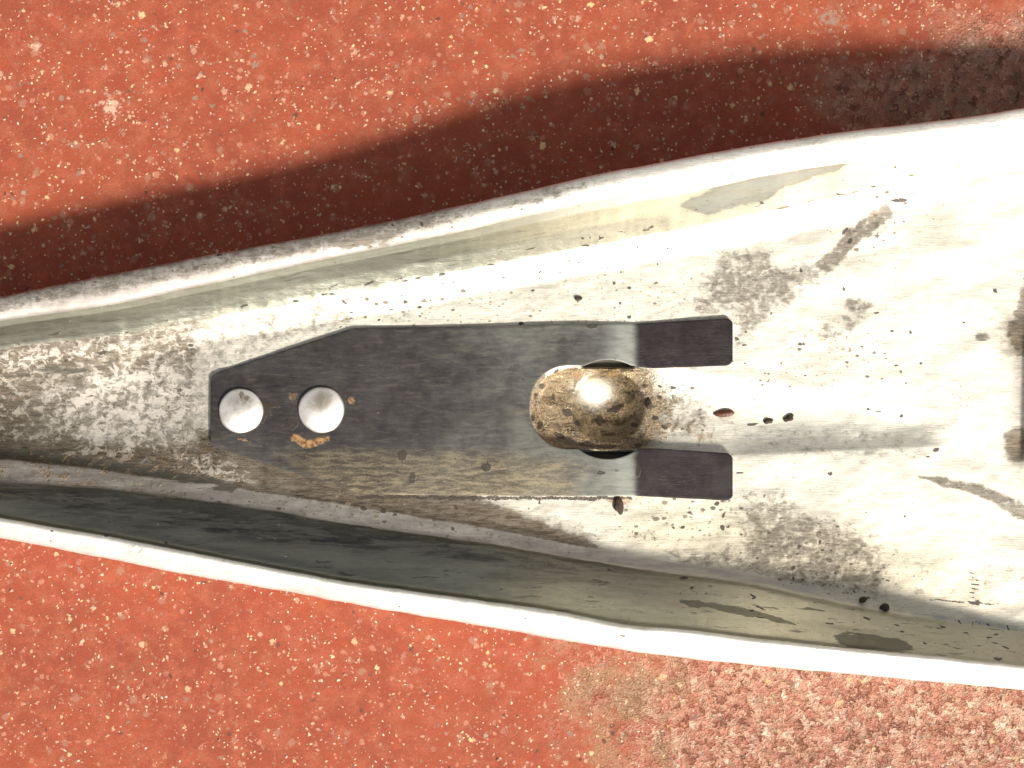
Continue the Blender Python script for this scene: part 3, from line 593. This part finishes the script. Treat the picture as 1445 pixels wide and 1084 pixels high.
pt = {'body_sheen': body * (.22 + .62 * sstep(480, 800, Pu) + .2 * sstep(600, 660, Pv)),  # flat body's grey reflection painted on, ending where the prongs tilt
      'bright': sstep(840, 880, Pu + 8 * fbm(Pv * .03, Pu * .01, 2)) * body * (.35 + .5 * sstep(640, 625, Pv) + .25 * sstep(700, 660, Pv)),  # highlight of the bend painted just before the prongs
      'tan': body * sstep(870, 780, Pu) * M(.68 * poly(wu_, wv_, [(390, 640), (480, 632), (600, 635), (740, 640), (860, 650), (880, 712), (500, 712)], 14), .15 + 0 * Pu) ,
      'rust': M(.95 * stroke(wu_, wv_, [(415, 618, 6), (430, 626, 7), (455, 620, 5), (462, 618, 3)], 6), .8 * blob(wu_, wv_, 494, 566, 6, 8), .6 * blob(wu_, wv_, 413, 560, 8, 9), .7 * blob(wu_, wv_, 342, 620, 12, 4), .4 * blob(wu_, wv_, 500, 585, 7, 9)),
      'black': M(*[blob(wu_, wv_, x, y, rx, ry, a_, am, .4) for (x, y, rx, ry, a_, am) in [(568, 642, 8, 9, 0, .9), (583, 674, 6, 10, 0, .9), (687, 659, 8, 7, 20, .9), (592, 636, 8, 4, 0, .6), (374, 578, 7, 14, -30, .8), (385, 572, 12, 5, 10, .75),
            (412, 596, 8, 12, 15, .85), (370, 592, 5, 8, 0, .7), (350, 625, 60, 5, 2, .5), (835, 461, 8, 5, 0, .8), (848, 667, 6, 4, 0, .8), (870, 665, 5, 3, 0, .6), (532, 582, 3, 3, 0, .9), (900, 665, 4, 8, 0, .7), (700, 690, 60, 4, 2, .45), (560, 680, 70, 3, -3, .5)]])}
plate = mk("spring_plate", np.concatenate(parts_v), np.concatenate(parts_f), MP, root, True, None, pt)
plate['label'] = 'dark forked spring steel plate'
bm = bmesh.new(); bm.from_mesh(plate.data); bmesh.ops.remove_doubles(bm, verts=bm.verts, dist=.4 * S); bm.normal_update(); bm.to_mesh(plate.data); bm.free()
md = plate.modifiers.new("thick", 'SOLIDIFY'); md.thickness = 4 * S; md.offset = -1
bv = plate.modifiers.new("edge", 'BEVEL'); bv.width = 1.2 * S; bv.segments = 2; bv.limit_method = 'ANGLE'; bv.angle_limit = math.radians(50)

# ------------------------------------------------------------------ rivets
def rivet(cx, cy, R, seed, blk, label):
    zb = float(plate_z(np.array([cx]), np.array([cy]))[0])
    vs, fs, bu, bvv = [], [], [], []
    prof = [(R * .99, -3), (R, 0), (R * 1.0, 2.0), (R * .975, 3.8), (R * .93, 5.0), (R * .85, 6.0)] + [(R * k_, 6.0 + 5.0 * (1 - (k_ / .85) ** 2)) for k_ in (.72, .58, .44, .3, .15)]
    nS = 72
    for j, (r, h) in enumerate(prof):
        for i in range(nS):
            an = 2 * math.pi * i / nS
            rr = r * (1 + .012 * math.sin(3 * an + seed) + .006 * math.sin(7 * an + seed * 2))
            uu, vv = cx + rr * math.cos(an), cy + rr * math.sin(an)
            z = zb + h + (.8 * float(fbm(np.array([uu * .05 + seed]), np.array([vv * .05]), 3)[0]) if j > 3 else 0)
            vs.append((wx(uu, z), wy(vv, z), z)); bu.append(uu); bvv.append(vv)
    vs.append((wx(cx, zb + 11), wy(cy, zb + 11), zb + 11)); bu.append(cx); bvv.append(cy)
    for j in range(len(prof) - 1):
        for i in range(nS):
            a0, a1 = j * nS + i, j * nS + (i + 1) % nS
            fs.append((a0, a0 + nS, a1 + nS, a1))
    L0 = (len(prof) - 1) * nS
    for i in range(nS): fs.append((L0 + i, len(vs) - 1, L0 + (i + 1) % nS))
    bu, bvv = np.array(bu), np.array(bvv)
    bb = M(*[blob(bu, bvv, *b_) for b_ in blk])
    o = mk("rivet", vs, fs, MR, root, True, None, {'black': bb, 'dome_shade': M(blob(bu, bvv, cx + 3, cy - 12, 17, 15, -20, .95, .7), .6 * sstep(R * .93, R * 1.01, np.hypot(bu - cx, bvv - cy)))}); o['label'] = label  # upper patch and edge darkened: dome shading painted in
rivet(340, 580, 31.5, 1.3, [(341, 557, 4, 6, 0, .9), (348, 562, 5, 4, 20, .85)], 'domed rivet with a dark fleck, at the narrow end')
rivet(453.5, 578.5, 32.5, 4.1, [(470, 560, 2, 2, 0, .3)], 'clean domed rivet nearer the fork')

# ------------------------------------------------------------------ loose bits lying in the trough
def surf_z(x, y):
    i = int(round((x - us[0]) / 2.0)); j = int(np.argmin(np.abs(VV[:, i] - y) + 1000 * (~inner[:, 0])))
    return float(Z[j, i])
def crumb(name, x, y, rx, ry, rz, ang, mat, label, cat, seed, group=None, pointy=False, lift=0):
    r_ = random.Random(seed); bm = bmesh.new(); bmesh.ops.create_icosphere(bm, subdivisions=3, radius=1); amp = .09 if pointy else .17
    z0 = surf_z(x, y) + lift; c, s = math.cos(math.radians(ang)), math.sin(math.radians(ang))
    f3 = [Vector([r_.uniform(-3, 3) for _ in range(3)]) for _ in range(5)]
    for w in bm.verts:
        d = w.co.copy(); k_ = 1 + sum(amp * math.sin(f.dot(d) * 1.3 + i) for i, f in enumerate(f3))
        if pointy: k2 = 1 - .55 * max(0, -d.x) ** 1.5; q_ = Vector((d.x * (1.25 if d.x < 0 else 1), d.y * k2, d.z * k2)) * (1 + .3 * (k_ - 1))
        else: q_ = d * k_
        X_, Y_ = q_.x * rx, q_.y * ry
        w.co = Vector((X_ * c - Y_ * s, X_ * s + Y_ * c, max(q_.z, -.5) * rz + .4 * rz)) * S
    me = bpy.data.meshes.new(name); bm.to_mesh(me); bm.free()
    for p_ in me.polygons: p_.use_smooth = True
    me.materials.append(mat); o = bpy.data.objects.new(name, me); COL.objects.link(o)
    o.location = (wx(x, z0) * S, wy(y, z0) * S, z0 * S); o['label'] = label; o['category'] = cat
    if group: o['group'] = group
crumb("seed_husk", 1023, 583.5, 13, 5.8, 4, 4, MSEED, 'small pointed red brown seed husk lying right of the socket between the prong tips', 'seed husk', 3, pointy=True)
G = 'dark crumbs lying in the trough'
crumb("dirt_crumb", 873, 714, 5.5, 9, 4, 8, MD, 'tall dark brown crumb just below the lower prong beside a rust stain', 'crumb', 11, G)
crumb("dirt_crumb", 1113, 590.5, 7, 4.5, 3.5, 20, MD, 'black crumb right of the seed husk, last of the short dark row', 'crumb', 12, G)
crumb("dirt_crumb", 1083, 595, 7.5, 3.6, 3, 5, MD, 'flat black crumb in the middle of the short dark row past the seed husk', 'crumb', 13, G)
crumb("dirt_crumb", 1249, 858, 7, 5, 4, -10, MD, 'black crumb caught at the foot of the lower wall near the wide end', 'crumb', 14, G)
crumb("dirt_crumb", 916, 571, 4.5, 7.5, 4, 0, MD, 'upright black crumb at the right edge of the socket between the prongs', 'crumb', 15, G)
crumb("dirt_crumb", 817, 421.5, 4.5, 2.8, 2.5, 15, MD, 'tiny dark crumb on the bright pan above the spring plate', 'crumb', 16, G)
crumb("dirt_crumb", 1217, 846.5, 5, 3.4, 3, 10, MD, 'small dark crumb on the pan just left of the one by the lower wall', 'crumb', 17, G)

# ------------------------------------------------------------------ loose grit on the concrete
gm = mat_dirt("pale stone grit", (.30, .16, .11), (.58, .46, .34), .8)
gv_, gf_ = [], []
rg = random.Random(5)
def near_body(x, y):
    return float(O_u(np.array([x]))[0]) - 6 < y < float(O_l(np.array([x]))[0]) + 8
base_v = [(1, 0, 0), (-.8, .3, 0), (-.4, -.9, 0), (.5, .8, 0), (0, 0, 1), (.2, -.6, .6)]
base_f = [(0, 3, 4), (3, 1, 4), (1, 2, 4), (2, 5, 4), (5, 0, 4), (2, 0, 5), (0, 2, 1), (0, 1, 3)]
while len(gv_) < 6 * 420:
    x, y = rg.uniform(-60, 1500), rg.uniform(-60, 1140)
    if near_body(x, y): continue
    r_ = 1.0 + 2.1 * rg.random() ** 3; an = rg.uniform(0, 6.28); o_ = len(gv_)
    for (a_, b_, c_) in base_v:
        k_ = r_ * rg.uniform(.75, 1.25)
        gv_.append((wx(x, 0) + k_ * (a_ * math.cos(an) - b_ * math.sin(an)), wy(y, 0) + k_ * (a_ * math.sin(an) + b_ * math.cos(an)), .1 + c_ * k_ * .9))
    gf_ += [tuple(o_ + i for i in f) for f in base_f]
go = mk("loose_grit", gv_, gf_, gm, smooth=False); go['kind'] = 'stuff'; go['label'] = 'tiny pale grit scattered on the red floor'; go['category'] = 'grit'
